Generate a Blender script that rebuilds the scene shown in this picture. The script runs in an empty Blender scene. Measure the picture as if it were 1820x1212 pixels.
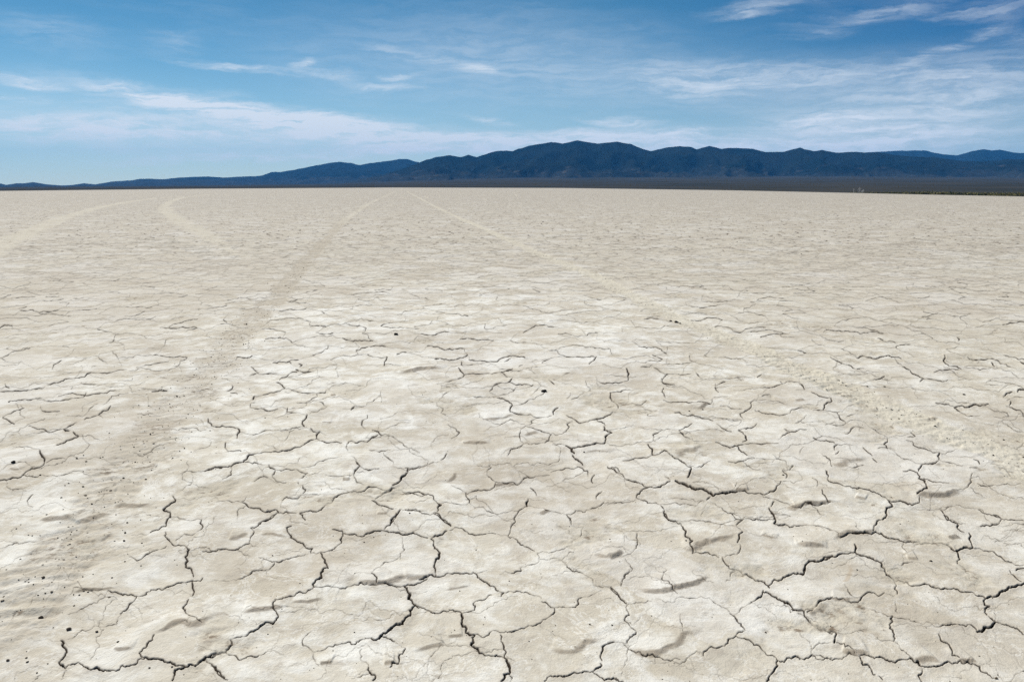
import bpy, math, random
import numpy as np
from mathutils import Vector
random.seed(7); rng = np.random.default_rng(11)
S = bpy.context.scene
C = S.collection
R = math.radians

# ------------------------------------------------------------------ camera
F = 1417.0                      # focal length in photograph pixels (1820 wide)
HOR = 332.5                     # photograph row of the true horizon
PITCH = math.atan((606 - HOR) / F)
cam = bpy.data.cameras.new('camera'); cam.sensor_width = 36.0; cam.sensor_fit = 'HORIZONTAL'
cam.lens = 36.0 * F / 1820.0; cam.clip_start = 0.05; cam.clip_end = 60000
cam_o = bpy.data.objects.new('camera', cam); C.objects.link(cam_o)
cam_o.location = (0, 0, 1.0); cam_o.rotation_euler = (math.pi / 2 - PITCH, 0, 0)
S.camera = cam_o

# ------------------------------------------------------------------ sun, sky, exposure
SUN_EL, SUN_AZ = 45.0, -38.0    # azimuth from +Y, positive to the right
sd = bpy.data.lights.new('sun', 'SUN'); sd.energy = 4.8; sd.angle = R(0.53); sd.color = (1.0, 0.965, 0.91)
so = bpy.data.objects.new('sun', sd); C.objects.link(so)
sv = Vector((math.sin(R(SUN_AZ)) * math.cos(R(SUN_EL)), math.cos(R(SUN_AZ)) * math.cos(R(SUN_EL)), math.sin(R(SUN_EL))))
so.rotation_euler = sv.to_track_quat('Z', 'Y').to_euler(); so.location = (0, 0, 30)

S.view_settings.view_transform = 'Standard'; S.view_settings.look = 'None'
S.view_settings.exposure = 0.4; S.view_settings.gamma = 1.0; S.view_settings.use_curve_mapping = False
S.render.engine = 'CYCLES'
S.cycles.max_bounces = 6; S.cycles.volume_bounces = 0
S.cycles.use_denoising = False

class NT:
    """small node-tree helper"""
    def __init__(s, tree): s.t = tree; s.n = tree.nodes; s.l = tree.links
    def new(s, typ, ins=None, **kw):
        nd = s.n.new(typ)
        for k, v in kw.items(): setattr(nd, k, v)
        for k, v in (ins or {}).items():
            if isinstance(v, bpy.types.NodeSocket): s.l.new(v, nd.inputs[k])
            else: nd.inputs[k].default_value = v
        return nd
    def math(s, op, a, b=0.0, c=None, clamp=False):
        d = {0: a, 1: b}
        if c is not None: d[2] = c
        return s.new('ShaderNodeMath', d, operation=op, use_clamp=clamp).outputs[0]
    def ramp(s, v, lo, hi, a=0.0, b=1.0, smooth=True):
        nd = s.new('ShaderNodeMapRange', {0: v, 1: lo, 2: hi, 3: a, 4: b}, interpolation_type='SMOOTHSTEP' if smooth else 'LINEAR')
        return nd.outputs[0]
    def mix(s, f, a, b, blend='MIX'):
        nd = s.new('ShaderNodeMix', data_type='RGBA', blend_type=blend)
        for i, v in ((0, f), (6, a), (7, b)):
            if isinstance(v, bpy.types.NodeSocket): s.l.new(v, nd.inputs[i])
            else: nd.inputs[i].default_value = v if i == 0 else (*v, 1.0)[:4]
        return nd.outputs[2]
    def noise(s, vec, scale, detail=4, rough=0.55, dist=0.0, dims='3D', w=None):
        d = {'Vector': vec, 'Scale': scale, 'Detail': detail, 'Roughness': rough, 'Distortion': dist}
        nd = s.new('ShaderNodeTexNoise', None, noise_dimensions=dims)
        for k, v in d.items():
            if isinstance(v, bpy.types.NodeSocket): s.l.new(v, nd.inputs[k])
            else: nd.inputs[k].default_value = v
        return nd
    def mapping(s, vec, loc=(0, 0, 0), rot=(0, 0, 0), sc=(1, 1, 1), typ='POINT'):
        return s.new('ShaderNodeMapping', {'Vector': vec, 'Location': loc, 'Rotation': rot, 'Scale': sc}, vector_type=typ).outputs[0]

W = bpy.data.worlds.new('World'); S.world = W; W.use_nodes = True
W.node_tree.nodes.clear(); w = NT(W.node_tree)
sky = w.new('ShaderNodeTexSky', sky_type='NISHITA', sun_disc=False, sun_elevation=R(SUN_EL), sun_rotation=R(SUN_AZ),
            altitude=1300.0, air_density=1.0, dust_density=0.35, ozone_density=3.0)
geo = w.new('ShaderNodeTexCoord')
sep = w.new('ShaderNodeSeparateXYZ', {0: geo.outputs['Generated']})
az = w.math('ARCTAN2', sep.outputs[0], sep.outputs[1])
el = w.math('ARCSINE', sep.outputs[2])
ae = w.new('ShaderNodeCombineXYZ', {0: az, 1: el, 2: 0.0}).outputs[0]          # azimuth, elevation in radians
def ang(u, v):                                                                   # a direction of the sky seen in the photograph
    dx, dz = (u - 910) / F, (606 - v) / F
    y = math.cos(PITCH) + dz * math.sin(PITCH); z = -math.sin(PITCH) + dz * math.cos(PITCH)
    l = math.sqrt(dx * dx + y * y + z * z)
    return math.atan2(dx, y), math.asin(z / l)
# warp the directions so that the streaks fray
wn = w.noise(w.mapping(ae, sc=(6, 20, 1)), 1.0, 6, 0.65)
wv = w.new('ShaderNodeVectorMath', {0: wn.outputs['Color'], 1: (0.5, 0.5, 0.5)}, operation='SUBTRACT').outputs[0]
wv = w.new('ShaderNodeVectorMath', {0: wv, 1: (0.11, 0.040, 0.0)}, operation='MULTIPLY').outputs[0]
aw = w.new('ShaderNodeVectorMath', {0: ae, 1: wv}, operation='ADD').outputs[0]
# (centre u, v, half length, half width, tilt down to the right in degrees, weight)
STREAKS = [(430, 197, 330, 22, 9, .85), (330, 180, 150, 14, 10, .5), (230, 156, 70, 9, 4, .55), (420, 117, 150, 8, 4, .62), (590, 130, 70, 9, 4, .45),
           (548, 110, 26, 10, -6, .55), (40, 139, 75, 10, 6, .75), (30, 172, 55, 7, 3, .4), (845, 120, 50, 11, 12, .45), (715, 135, 40, 10, -4, .35),
           (690, 155, 80, 8, 4, .35), (730, 92, 90, 8, 5, .3), (300, 72, 60, 18, -5, .25), (90, 60, 120, 30, 4, .2),
           (560, 222, 330, 22, 4, .72), (190, 232, 330, 26, 2, .62), (700, 250, 260, 16, 2, .6), (1000, 250, 330, 18, -1, .5),
           (420, 280, 300, 9, -1, .5), (720, 268, 170, 10, 0, .5), (870, 212, 60, 9, 6, .45), (1095, 217, 75, 9, 4, .75), (1040, 240, 200, 14, -2, .5), (1210, 238, 60, 9, -3, .55),
           (1250, 155, 130, 20, 3, .32), (1290, 128, 230, 24, 4, .26), (1460, 216, 120, 12, -3, .40), (1560, 240, 260, 18, 0, .40), (1640, 190, 230, 46, -4, .26), (1500, 130, 220, 22, 2, .2),
           (1350, 8, 110, 14, -4, .4), (1340, 24, 60, 7, 0, .35), (1540, 22, 130, 14, -6, .35), (1740, 18, 110, 14, 3, .35), (1790, 60, 60, 20, 10, .25), (1690, 85, 110, 9, -22, .3),
           (1440, 60, 60, 12, -5, .22), (1750, 150, 160, 60, 0, .2), (1180, 262, 240, 12, 0, .4), (1500, 262, 360, 16, 0, .4)]
VEILS = [(480, 245, 560, 42, 2, .30), (1000, 258, 420, 26, 0, .42), (1560, 240, 400, 44, 0, .26), (1620, 175, 330, 74, -3, .22), (1300, 145, 340, 48, 3, .26), (860, 110, 460, 90, 2, .30), (100, 190, 200, 60, 4, .15)]
acc = None; veil = None
for (u, v, hl, hw, tilt, wt) in VEILS:
    a0, e0 = ang(u, v)
    d = w.new('ShaderNodeVectorMath', {0: w.mapping(aw, loc=(a0, e0, 0), rot=(0, 0, -R(tilt)), sc=(hl / F * 1.2, hw / F * 1.4, 1), typ='TEXTURE')}, operation='LENGTH').outputs['Value']
    g = w.ramp(d, 1.0, 0.0, 0.0, wt); veil = g if veil is None else w.math('ADD', veil, g)
for (u, v, hl, hw, tilt, wt) in STREAKS:
    a0, e0 = ang(u, v)
    m = w.mapping(aw, loc=(a0, e0, 0), rot=(0, 0, -R(tilt)), sc=(hl / F * 1.15, hw / F * 1.35, 1), typ='TEXTURE')
    d = w.new('ShaderNodeVectorMath', {0: m}, operation='LENGTH').outputs['Value']
    g = w.ramp(d, 1.0, 0.0, 0.0, wt)
    acc = g if acc is None else w.math('ADD', acc, g)
fib = w.noise(w.mapping(aw, rot=(0, 0, R(5)), sc=(9, 95, 1)), 1.0, 7, 0.62).outputs[0]
fib2 = w.noise(w.mapping(aw, rot=(0, 0, R(-4)), sc=(26, 150, 1)), 1.0, 6, 0.65).outputs[0]
soft = w.noise(w.mapping(ae, sc=(3.0, 12, 1)), 1.0, 5, 0.6).outputs[0]
tex = w.ramp(w.math('ADD', w.math('MULTIPLY', fib, 0.55), w.math('MULTIPLY', fib2, 0.45)), 0.36, 0.64)
cl = w.math('MULTIPLY', acc, w.math('ADD', w.math('MULTIPLY', tex, 0.95), 0.14))
cl = w.math('ADD', cl, w.math('MULTIPLY', veil, w.math('ADD', w.math('MULTIPLY', tex, .55), .5)))
thin = w.math('MULTIPLY', w.ramp(soft, 0.42, 0.72), w.math('MULTIPLY', tex, 0.09))   # thin veil all over
hz_ = w.ramp(el, R(9.0), R(0.5), 0.0, 0.22)
cl = w.math('MINIMUM', w.math('ADD', w.math('ADD', cl, thin), hz_), 0.92)
skt = w.mix(w.ramp(el, R(0.5), R(13.5), smooth=False), (0.56, 0.68, 0.66), (0.13, 0.38, 0.45))
skt = w.mix(w.math('MULTIPLY', w.ramp(az, R(2), R(40)), w.ramp(el, R(1.0), R(12.0))), skt, (0.03, 0.22, 0.40))
skt = w.mix(w.ramp(el, R(14.5), R(34)), skt, (.46, .52, .47))
tint = w.mix(1.0, sky.outputs[0], skt, 'MULTIPLY')
skyc = w.mix(cl, tint, ((6.6, 7.0, 7.4)))
bg = w.new('ShaderNodeBackground', {'Color': skyc, 'Strength': 0.10})
wo = w.new('ShaderNodeOutputWorld', {'Surface': bg.outputs[0]})

# ------------------------------------------------------------------ helpers
def tag(o, label=None, cat=None, group=None, kind=None):
    if label: o['label'] = label
    if cat: o['category'] = cat
    if group: o['group'] = group
    if kind: o['kind'] = kind
    return o
def link(name, me, mat=None):
    if mat: me.materials.append(mat)
    o = bpy.data.objects.new(name, me); C.objects.link(o); return o
def quads_mesh(name, co, quads, attrs=None, smooth=True):
    """numpy vertices (n,3) and quads (m,4) into a mesh; attrs: name -> per-vertex floats or (n,3) colours"""
    me = bpy.data.meshes.new(name)
    me.vertices.add(len(co)); me.vertices.foreach_set('co', np.ascontiguousarray(co, np.float32).ravel())
    m = len(quads); me.loops.add(m * 4); me.polygons.add(m)
    me.loops.foreach_set('vertex_index', np.ascontiguousarray(quads, np.int32).ravel())
    me.polygons.foreach_set('loop_start', np.arange(0, m * 4, 4, dtype=np.int32))
    if smooth: me.polygons.foreach_set('use_smooth', np.ones(m, bool))
    me.update(calc_edges=True)
    for k, v in (attrs or {}).items():
        a = me.attributes.new(k, 'FLOAT', 'POINT'); a.data.foreach_set('value', np.ascontiguousarray(v, np.float32).ravel())
    return me
def grid_quads(nr, nc):
    i = np.arange(nr * nc, dtype=np.int32).reshape(nr, nc)
    return np.stack([i[:-1, :-1], i[:-1, 1:], i[1:, 1:], i[1:, :-1]], -1).reshape(-1, 4)
_lat = rng.random((512, 512)).astype(np.float32)
def vnoise(x, y):
    xi = np.floor(x); yi = np.floor(y); fx = (x - xi).astype(np.float32); fy = (y - yi).astype(np.float32)
    xi = xi.astype(np.int64) & 511; yi = yi.astype(np.int64) & 511; x1 = (xi + 1) & 511; y1 = (yi + 1) & 511
    fx = fx * fx * fx * (fx * (fx * 6 - 15) + 10); fy = fy * fy * fy * (fy * (fy * 6 - 15) + 10)
    a = _lat[xi, yi]; b = _lat[x1, yi]; c = _lat[xi, y1]; d = _lat[x1, y1]
    return (a + (b - a) * fx) + ((c + (d - c) * fx) - (a + (b - a) * fx)) * fy - 0.5
def fbm(x, y, sc, octv=4, gain=0.5, lac=2.13, off=0.0):
    s = 0; a = 1.0
    for k in range(octv):
        s = s + a * vnoise(x * sc + 17.3 * k + off, y * sc + 31.7 * k + off * 1.7); a *= gain; sc *= lac
    return s
def sstep(a, b, x):
    t = np.clip((x - a) / (b - a), 0, 1); return t * t * (3 - 2 * t)
cp, sp = math.cos(PITCH), math.sin(PITCH)
def to_ground(u, v):
    """photograph point -> point on the flat lake bed"""
    dx, dz = (u - 910) / F, (606 - v) / F
    y = cp + dz * sp; z = -sp + dz * cp
    t = -1.0 / z
    return dx * t, y * t
def to_photo(x, y):
    dep = y * cp + sp; up = y * sp - cp          # z = 0, camera at height 1
    return 910 + F * x / dep, 606 - F * up / dep

# ------------------------------------------------------------------ the cracked lake bed
# courses of the open cracks and of the broken plate edges (width : photograph points, laid onto the ground below)
TRACES = """5:302,912 302,916 297,922 295,934;4:295,934 282,940 269,944;1.5:269,944 252,947 233,949;2:302,918 329,922 358,922;1:358,922 374,916;4:358,922 356,929 361,935 356,942
2:356,942 342,952 312,962;4:294,944 295,955 302,963 313,971;3:313,971 324,970 332,973;6:332,973 337,977 329,989 334,996 330,1006 340,1009 343,1018 344,1022;2:340,979 381,979 400,973;3:231,989 256,989 272,980 290,975 296,971
1:231,989 226,981 233,964;4:360,1025 348,1030 337,1031 317,1033 290,1044 280,1043 260,1053 243,1056;5:243,1056 230,1054 218,1054 205,1049 192,1047;4:243,1056 233,1069 223,1083 214,1088;2:214,1088 208,1106 182,1112 166,1110;1:166,1110 168,1103 147,1083
2:166,1110 146,1117 134,1130 121,1136;2:192,1047 184,1061 173,1070 153,1077 141,1083 121,1091;6:341,1030 342,1041 345,1048 342,1056;5:335,1062 332,1070 325,1079 330,1089 339,1097;3:339,1097 359,1108;1.5:339,1097 319,1110
5:274,1130 271,1140 262,1147 252,1160 248,1163;7:248,1163 257,1172 290,1176 307,1183 330,1189;8:307,1212 330,1189 365,1172 384,1161 400,1160;4:257,1174 238,1183 218,1184 197,1193;8:197,1193 173,1188 147,1183;4:147,1183 116,1189
9:109,1138 113,1150 119,1160;6:119,1160 113,1169 105,1178;9:105,1178 109,1183 116,1189;2:116,1189 113,1202 108,1212;1:116,1189 89,1198;5:366,1174 379,1184 385,1194 400,1208
2:74,1197 58,1212;1.5:0,959 27,959 52,958 79,958;2:0,971 22,964 45,959;1:22,949 28,934;2:116,1056 151,1049 182,1046;1:182,1046 183,1033
2:59,1115 87,1114;4:491,913 476,924 459,933 452,937 445,937;3:445,937 452,943 445,953 444,963;4:444,963 429,969 418,975 402,973 385,978 360,980;1.5:444,963 449,968 459,970;2:418,975 429,977 434,984 445,986
1:445,986 432,999 417,1005;3:460,989 466,989 479,996 489,997 509,992 531,987 543,984;3:489,997 484,1006 479,1011;3:479,1011 457,1012 442,1021 419,1030;1.5:419,1030 397,1030 375,1030;5:518,934 511,944 517,953 528,960 538,963 556,973 552,981
4:591,940 608,942 609,948;4.5:609,948 605,958 607,964;3:607,964 590,978 572,981;2:552,983 572,980;6:570,982 578,996 584,1012;7:584,1012 575,1013 570,1021 572,1030 556,1041 558,1046
1:590,979 620,975;1:620,971 621,981 627,986;4:611,947 630,948 641,952;5:641,952 662,945 683,942;4:683,942 694,932 704,912;5:684,942 702,944 716,948 741,946 760,952
2:715,952 716,964 711,981 711,992;2:711,986 689,997 667,1012 661,1021;5:661,1021 667,1026 669,1037;1:599,1011 617,1020 640,1021 661,1022;3:558,1046 588,1045 605,1048 622,1043 657,1041 684,1037;5:684,1037 697,1039 708,1041
4:708,1041 731,1037 760,1025;4:558,1046 551,1051 533,1054 521,1062 502,1067 489,1067;5:489,1067 486,1083 491,1088 495,1097;6:495,1097 489,1104 469,1110 461,1117 443,1125 438,1131;3:438,1131 417,1135 410,1138;8:410,1138 413,1145 407,1152 402,1161
7:402,1161 385,1163 372,1169 360,1174;5:402,1161 414,1166 428,1176;4:428,1176 434,1172 460,1166;2:460,1166 476,1158;1:476,1158 489,1145 496,1130;1.5:476,1158 496,1161 509,1169
1:476,1158 509,1146 533,1144;5:366,1176 380,1187 387,1197 405,1212;1.5:397,1089 424,1096 437,1110;1:605,1048 599,1058 596,1070;2.5:553,1122 543,1130 537,1142 539,1148 558,1159;3:558,1159 573,1156 585,1148 615,1142 640,1137 660,1134
8:660,1134 677,1130 682,1124 697,1115 716,1109 724,1095 730,1093 728,1083 739,1073;9:739,1073 731,1064 726,1062 729,1054 724,1047 719,1040;4:739,1074 760,1082;4:677,1130 694,1135 702,1140;1.5:702,1140 721,1151;5:721,1152 718,1157 710,1164 707,1181 693,1188
2:558,1159 557,1169 567,1184;2:643,1152 641,1172 655,1187;6:655,1187 667,1202 663,1212;2:664,1194 625,1208;4:771,912 787,921 802,932;5:766,954 774,948 794,940
2.5:799,939 808,934;3:808,934 826,939 846,947 869,943 881,944;1.5:881,944 903,947;3:917,912 912,927 908,933 907,939 903,949;3:903,949 918,954 925,963 940,968 951,976;6:766,954 771,962 773,971 782,979 781,986 773,997 771,1004 774,1012 775,1020
5:745,1028 757,1023 787,1020 792,1016;4:792,1016 817,1016 841,1014;1.5:841,1014 866,1010;5:841,1014 849,1023 866,1033 873,1039 881,1043 886,1048;3:886,1048 896,1051 891,1058 885,1058;2.5:896,1052 913,1051 923,1049 938,1052 950,1058 963,1064
3.5:963,1069 975,1075 986,1080;2:955,978 958,994 951,999 925,1006;4:925,1006 927,1011 909,1016;1.5:909,1016 888,1017;1.5:958,991 977,991 998,991;2:998,991 1010,981 1023,971
2:1023,971 1000,973 956,979;3:998,991 1006,996 1008,1005 1018,1013 1044,1021;2:1044,1021 1054,1035;2.5:1007,912 1015,919 1015,929;1:1015,931 1037,933;2.5:1037,934 1034,945 1017,959 1017,966
4:739,1074 760,1082 799,1082;5:799,1082 821,1090;3:821,1090 829,1087 844,1083;4:844,1083 845,1075 841,1070;3:841,1070 859,1065 875,1056;9:821,1090 821,1103 823,1115 828,1126
8:828,1126 844,1130;8:844,1130 841,1140 838,1146 839,1151 849,1156 861,1167;4:861,1167 878,1168 897,1171;10:897,1171 902,1179 906,1187 905,1199;7:905,1199 896,1200 891,1212;2:905,1199 911,1205 908,1212
4:890,1130 891,1142 896,1152 897,1171;4:986,1080 986,1088 979,1094;3:979,1094 965,1101 954,1110 935,1115;4:935,1115 918,1121 893,1125;3:893,1125 869,1130 859,1135 844,1130;1:961,1110 972,1119 987,1130 1006,1137
2:987,1079 1017,1078;4:1017,1078 1027,1065 1034,1060;1.5:1034,1060 1054,1054 1069,1047;2:1054,1038 1071,1042 1084,1039;4:1086,1041 1096,1054 1114,1070;3:1104,1039 1107,1027 1117,1016 1119,1011
1:1037,1073 1067,1074 1111,1075;5:1091,1141 1076,1146 1071,1150 1068,1164 1070,1174;5:1067,1179 1070,1183 1063,1188 1054,1194;5:1054,1194 1032,1197 1015,1200 980,1202 968,1212;4:1054,1195 1067,1205 1099,1209 1109,1212;1.5:762,1202 760,1184 765,1167 778,1155 781,1150 799,1145 812,1135
1:739,1212 752,1207 762,1200 779,1204 804,1198 834,1189;1.5:1091,1141 1106,1141 1120,1151;6:1181,912 1186,922 1201,927;5:1201,927 1214,937 1219,949 1226,960 1231,965 1227,973 1231,984;2:1201,926 1229,924 1258,927 1288,933 1306,936;3:1294,912 1320,926
4:1320,924 1308,935;2:1308,936 1320,947;3:1320,924 1335,923 1376,924;6:1371,912 1376,917 1376,931 1387,934 1410,936;3:1410,934 1434,932;2:1434,932 1456,936 1480,947
6:1320,948 1313,953 1311,966;3:1316,970 1316,978 1310,986;2:1310,986 1288,991;3:1231,984 1256,983 1278,991;4:1284,991 1288,999 1310,1011;7:1310,1011 1330,1020 1342,1028 1360,1035 1368,1043
4:1308,1012 1298,1023;2:1298,1023 1290,1033;5:1365,1039 1377,1028 1392,1025 1409,1018 1427,1021;5:1427,1021 1431,1006 1438,997;5:1438,999 1451,999 1480,989;1:1438,997 1433,985
1:1429,1021 1451,1028;5:1357,1048 1349,1061 1335,1069;2:1335,1069 1323,1077 1310,1090 1303,1095;7:1357,1051 1372,1058 1392,1068 1407,1078 1429,1088;7:1429,1088 1431,1096 1445,1109 1466,1117 1479,1127;4:1430,1088 1444,1083 1456,1070 1471,1064 1480,1062
3:1132,948 1134,959 1131,973;2:1131,973 1105,990;1.5:1205,936 1189,939 1159,945 1130,944 1105,939;2:1111,992 1118,1001 1125,1009 1117,1018 1106,1028 1104,1038;1.5:1106,1028 1127,1023 1147,1022 1177,1030;3:1185,1012 1179,1021 1177,1030 1195,1042 1196,1047 1205,1053
1:1186,1012 1169,1007;3:1080,1041 1091,1046 1100,1058 1118,1072;2:1118,1072 1130,1069 1159,1068;3:1115,1074 1117,1088 1110,1103 1131,1122;4:1131,1124 1120,1132 1115,1142;1.5:1205,1061 1199,1070 1169,1063
2:1205,1061 1226,1062 1251,1061;2:1251,1061 1268,1068 1298,1090;4:1298,1090 1310,1104 1324,1121;3:1324,1122 1319,1124 1308,1130;4:1308,1130 1295,1137 1288,1150;4:1288,1150 1273,1154 1258,1156 1250,1167
2:1250,1167 1226,1167 1186,1174;4:1308,1130 1328,1137 1340,1146 1352,1150 1362,1162 1382,1173;5:1382,1173 1394,1176 1399,1169 1414,1166 1444,1164;2:1444,1164 1445,1153 1457,1142 1476,1142;2.5:1444,1167 1480,1169;6:1382,1174 1377,1189 1367,1202 1363,1212
2:1210,1090 1209,1105 1215,1127;3:1080,1143 1095,1141;3:1110,1146 1125,1156 1149,1167 1172,1168 1186,1173 1209,1173;1:1165,1169 1164,1181;1.5:1225,1168 1231,1182 1238,1193;4:1080,1207 1100,1210
5:1577,913 1569,922;4:1569,922 1559,924 1557,932 1552,943;2:1445,933 1470,942 1489,950 1494,959;1:1445,933 1452,921 1470,914;6:1494,957 1507,950 1526,949 1549,949 1557,945;6:1557,945 1573,953 1593,957
5:1593,957 1623,962 1653,963 1682,966;7:1682,966 1700,977;1.5:1528,944 1521,937 1519,926;8:1700,977 1710,973 1729,971;3:1729,971 1752,975 1779,985 1799,995 1820,1000;2:1608,959 1603,970 1612,983
5:1679,912 1685,922 1700,927 1702,936 1715,943;5:1723,944 1723,954 1727,962 1729,971;2:1685,922 1717,928;3:1767,912 1781,919;4:1781,919 1776,927 1762,931 1743,932;3:1781,919 1801,922 1820,924
5:1701,978 1707,991 1702,1000;2:1702,1000 1715,1009 1722,1018 1723,1027;7:1519,969 1522,976 1520,983;5:1520,983 1504,986 1477,991 1460,997 1437,999;4:1437,999 1431,1005 1429,1020 1420,1018;6:1520,983 1531,989 1554,997 1566,1001
2:1566,1001 1571,997;6:1566,1001 1573,1010 1576,1021 1591,1030;5:1591,1030 1613,1033 1640,1039 1658,1044 1682,1048 1707,1054 1727,1054;4:1727,1054 1742,1061 1754,1065;9:1754,1065 1771,1062 1786,1051 1794,1044 1816,1039 1826,1033;6:1754,1065 1748,1070 1759,1080 1750,1084 1754,1095
4:1758,1098 1769,1106;9:1769,1108 1764,1114 1749,1117 1737,1124;3:1737,1124 1717,1114 1700,1110;4:1700,1110 1682,1112 1670,1114;4:1770,1108 1799,1117 1814,1125 1825,1137;2:1670,1114 1640,1110 1623,1105 1593,1098 1566,1088 1554,1083 1526,1070
3:1602,1006 1606,1001 1623,999;1.5:1591,1005 1602,1006;1:1625,1001 1655,1010 1681,1021 1690,1017;4:1795,1011 1804,1022 1816,1032;5:1806,1011 1814,1007 1825,1007;3:1590,1030 1593,1038 1590,1047 1595,1057
2:1591,1070 1596,1089;6:1586,1095 1587,1104 1581,1109 1582,1117 1591,1135;3:1591,1135 1588,1141;2:1591,1141 1601,1155 1618,1169 1633,1183;4:1572,1053 1561,1059 1531,1062 1525,1069 1507,1069;3:1507,1069 1489,1065 1478,1064
4:1478,1064 1460,1070 1447,1080 1435,1089;1.5:1572,1053 1593,1056;2:1502,1038 1507,1047 1519,1061 1529,1062;7:1447,1112 1467,1117 1486,1130 1483,1143;3:1486,1143 1502,1153 1519,1162;1:1487,1127 1499,1117 1512,1114
3:1442,1164 1470,1169 1497,1172 1526,1167;5:1526,1167 1554,1171 1591,1178 1623,1174;6:1623,1174 1638,1184;5:1638,1184 1675,1181 1685,1174 1707,1173;4:1707,1173 1732,1178 1747,1194 1771,1207;6:1529,1169 1544,1183 1551,1197
4:1551,1199 1556,1200;4:1562,1202 1569,1209;4:1639,1189 1639,1195 1632,1200 1640,1212;5:1669,1127 1680,1141 1690,1151 1705,1169;1:1669,1125 1672,1115;1:1680,1115 1687,1131
1.5:1588,1141 1569,1140 1554,1135;3:109,642 99,648 95,653 93,657;3:9,683 11,689 17,691;4:0,697 7,697 30,696 50,694;3:50,694 77,691 80,688;3:85,685 109,679 139,673
4:139,673 151,671 156,665 162,663;2.5:162,663 186,664 218,658 225,656;1.5:99,664 131,664;2.5:243,653 267,649 277,646 300,642;1.5:233,669 234,677 210,679;2:171,634 183,642 191,647
3:144,682 153,684 171,685;1.5:171,685 223,685;2:251,691 277,691;4:270,696 297,694;3:340,695 376,691;3:104,705 153,704 181,700 213,696
3:15,715 37,712 74,709;2.5:66,712 99,712 129,709 149,707;3:149,707 153,699;2:183,720 191,714 198,705 228,699;3:37,721 43,726 25,732 20,736 5,742;4:5,743 15,748 26,755
3:72,724 89,732 106,731;4:197,722 183,730 176,737 171,739;3:171,739 153,743 150,746;2:176,738 183,743;3.5:136,751 119,761 114,763;3:114,763 67,763 51,757
6:113,763 123,767;6:130,768 135,774 140,776;5:140,776 124,783 114,788 101,791;2:141,776 161,774 178,782;2:0,790 32,794 72,802;7:71,802 74,810 79,821
4:79,821 72,830 53,836 41,845;5:41,845 20,852 -5,855;2.5:82,823 116,815;3:41,846 62,849 72,845;2:74,845 114,844 134,837 146,836;2:146,837 163,847
2:11,855 12,865 30,870 47,873;2.5:59,877 48,889 50,897 58,899;1.5:371,778 375,788 356,797 344,803;4:400,830 386,831 364,838;2:364,838 322,841;6:307,880 312,887 301,897 290,905 302,909 303,918
1.5:314,887 356,883 400,891;2:244,735 265,733 285,737;2:297,763 334,763 366,764;3:238,803 270,797 297,790;2.5:230,832 257,829 280,826;3:447,651 453,657 460,664
2.5:460,664 494,665;2:460,662 444,667;3:412,683 413,689 403,694;3:410,697 422,700;2:429,704 434,703;3:512,642 518,647
3:531,647 537,649 533,652;4:526,656 531,658;3:531,658 558,659;3:528,660 513,664 501,670 497,676;4:491,680 502,685 507,691;3:507,691 486,699 466,704 452,705
5:452,705 450,712;2:454,716 445,719 445,725 453,727;3:453,727 474,730 494,727;2.5:507,691 523,696 537,699 563,699;2.5:563,699 578,698 580,693;1.5:580,693 595,685 615,683
3:563,700 564,704;2.5:564,705 554,710 549,714;2:549,714 528,717;2.5:568,715 586,724;2:586,724 568,731 551,737;3:511,726 510,734
2:510,734 528,735;1.5:484,742 509,736 543,739;5:546,739 544,745 538,750 541,759;2.5:541,760 518,763 499,766;2:499,766 466,767 429,769;3:551,762 568,769
6:568,769 563,774 563,780;4:563,780 546,787 533,795;6:533,795 518,799 486,802;3:486,802 469,803 454,807;6:453,807 444,810 440,816 433,823;5:433,823 417,826 411,830
4:411,830 387,831 370,836;3:434,823 449,826 466,828;2.5:411,831 410,840 411,845 395,852;4:370,745 370,751 377,757;4:377,757 395,756 422,761;5:422,761 426,768 421,778
4:401,784 400,795 405,802;3:405,803 429,803;3.5:564,781 582,788 608,788;3:617,790 635,788 653,786;3.5:653,786 661,779 672,775;4:662,767 679,776
2:679,776 704,781 716,788 726,796 746,803;1.5:669,771 689,763 731,753;1.5:702,748 731,750;3:653,740 653,745 646,748 643,757 650,764;2:677,696 677,704 669,709 653,717 651,724;2:651,724 630,725
4:624,731 630,725;2:617,790 619,803;2.5:657,800 674,804 694,799;2.5:682,805 693,816 700,824;2:699,828 707,831 741,830 756,823;2:624,811 635,819
4:632,819 640,829;3:640,829 674,832;4:640,829 630,839 629,845;3:629,845 647,859;2:629,841 598,846 578,844;2:536,832 565,823 583,816 608,811
4:478,828 481,834 489,836;2.5:490,837 528,835;3:528,835 547,842;2:547,842 531,852;3:490,837 487,844 484,845;2.5:484,846 494,856 509,858
2.5:476,849 452,856;5:538,863 539,876;4:530,858 531,860;3:541,878 521,886 501,889;2:542,877 570,878;6:725,831 725,837 713,847 710,854 698,860
8:705,864 692,870 679,876;5:679,876 667,884;6:661,888 674,897;5:674,898 699,904;4:692,870 661,863 632,871 608,877;5:608,876 595,883 590,892 583,893
4:583,893 574,902 553,908 533,912;3:704,866 724,872 756,877;6:711,906 707,913 699,919 695,929;2.5:711,906 731,907 760,909;2:385,891 410,891 429,892;4:429,892 439,897 457,903
5:457,903 491,906 495,910;4:495,910 484,920 459,930;3:495,912 528,912;4:533,913 538,915 543,925;2:439,898 422,909 421,922;2:429,891 439,882
3:820,642 820,647 824,651;2:824,651 841,647;4:815,653 819,659 825,665;3:825,665 823,670 814,674;3:825,665 846,665 869,663;2:869,663 891,661
2:814,674 792,679 777,683;4:891,661 911,656;3:891,662 902,670;2:922,652 930,648;3:897,642 908,636;2.5:964,644 977,637
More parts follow.
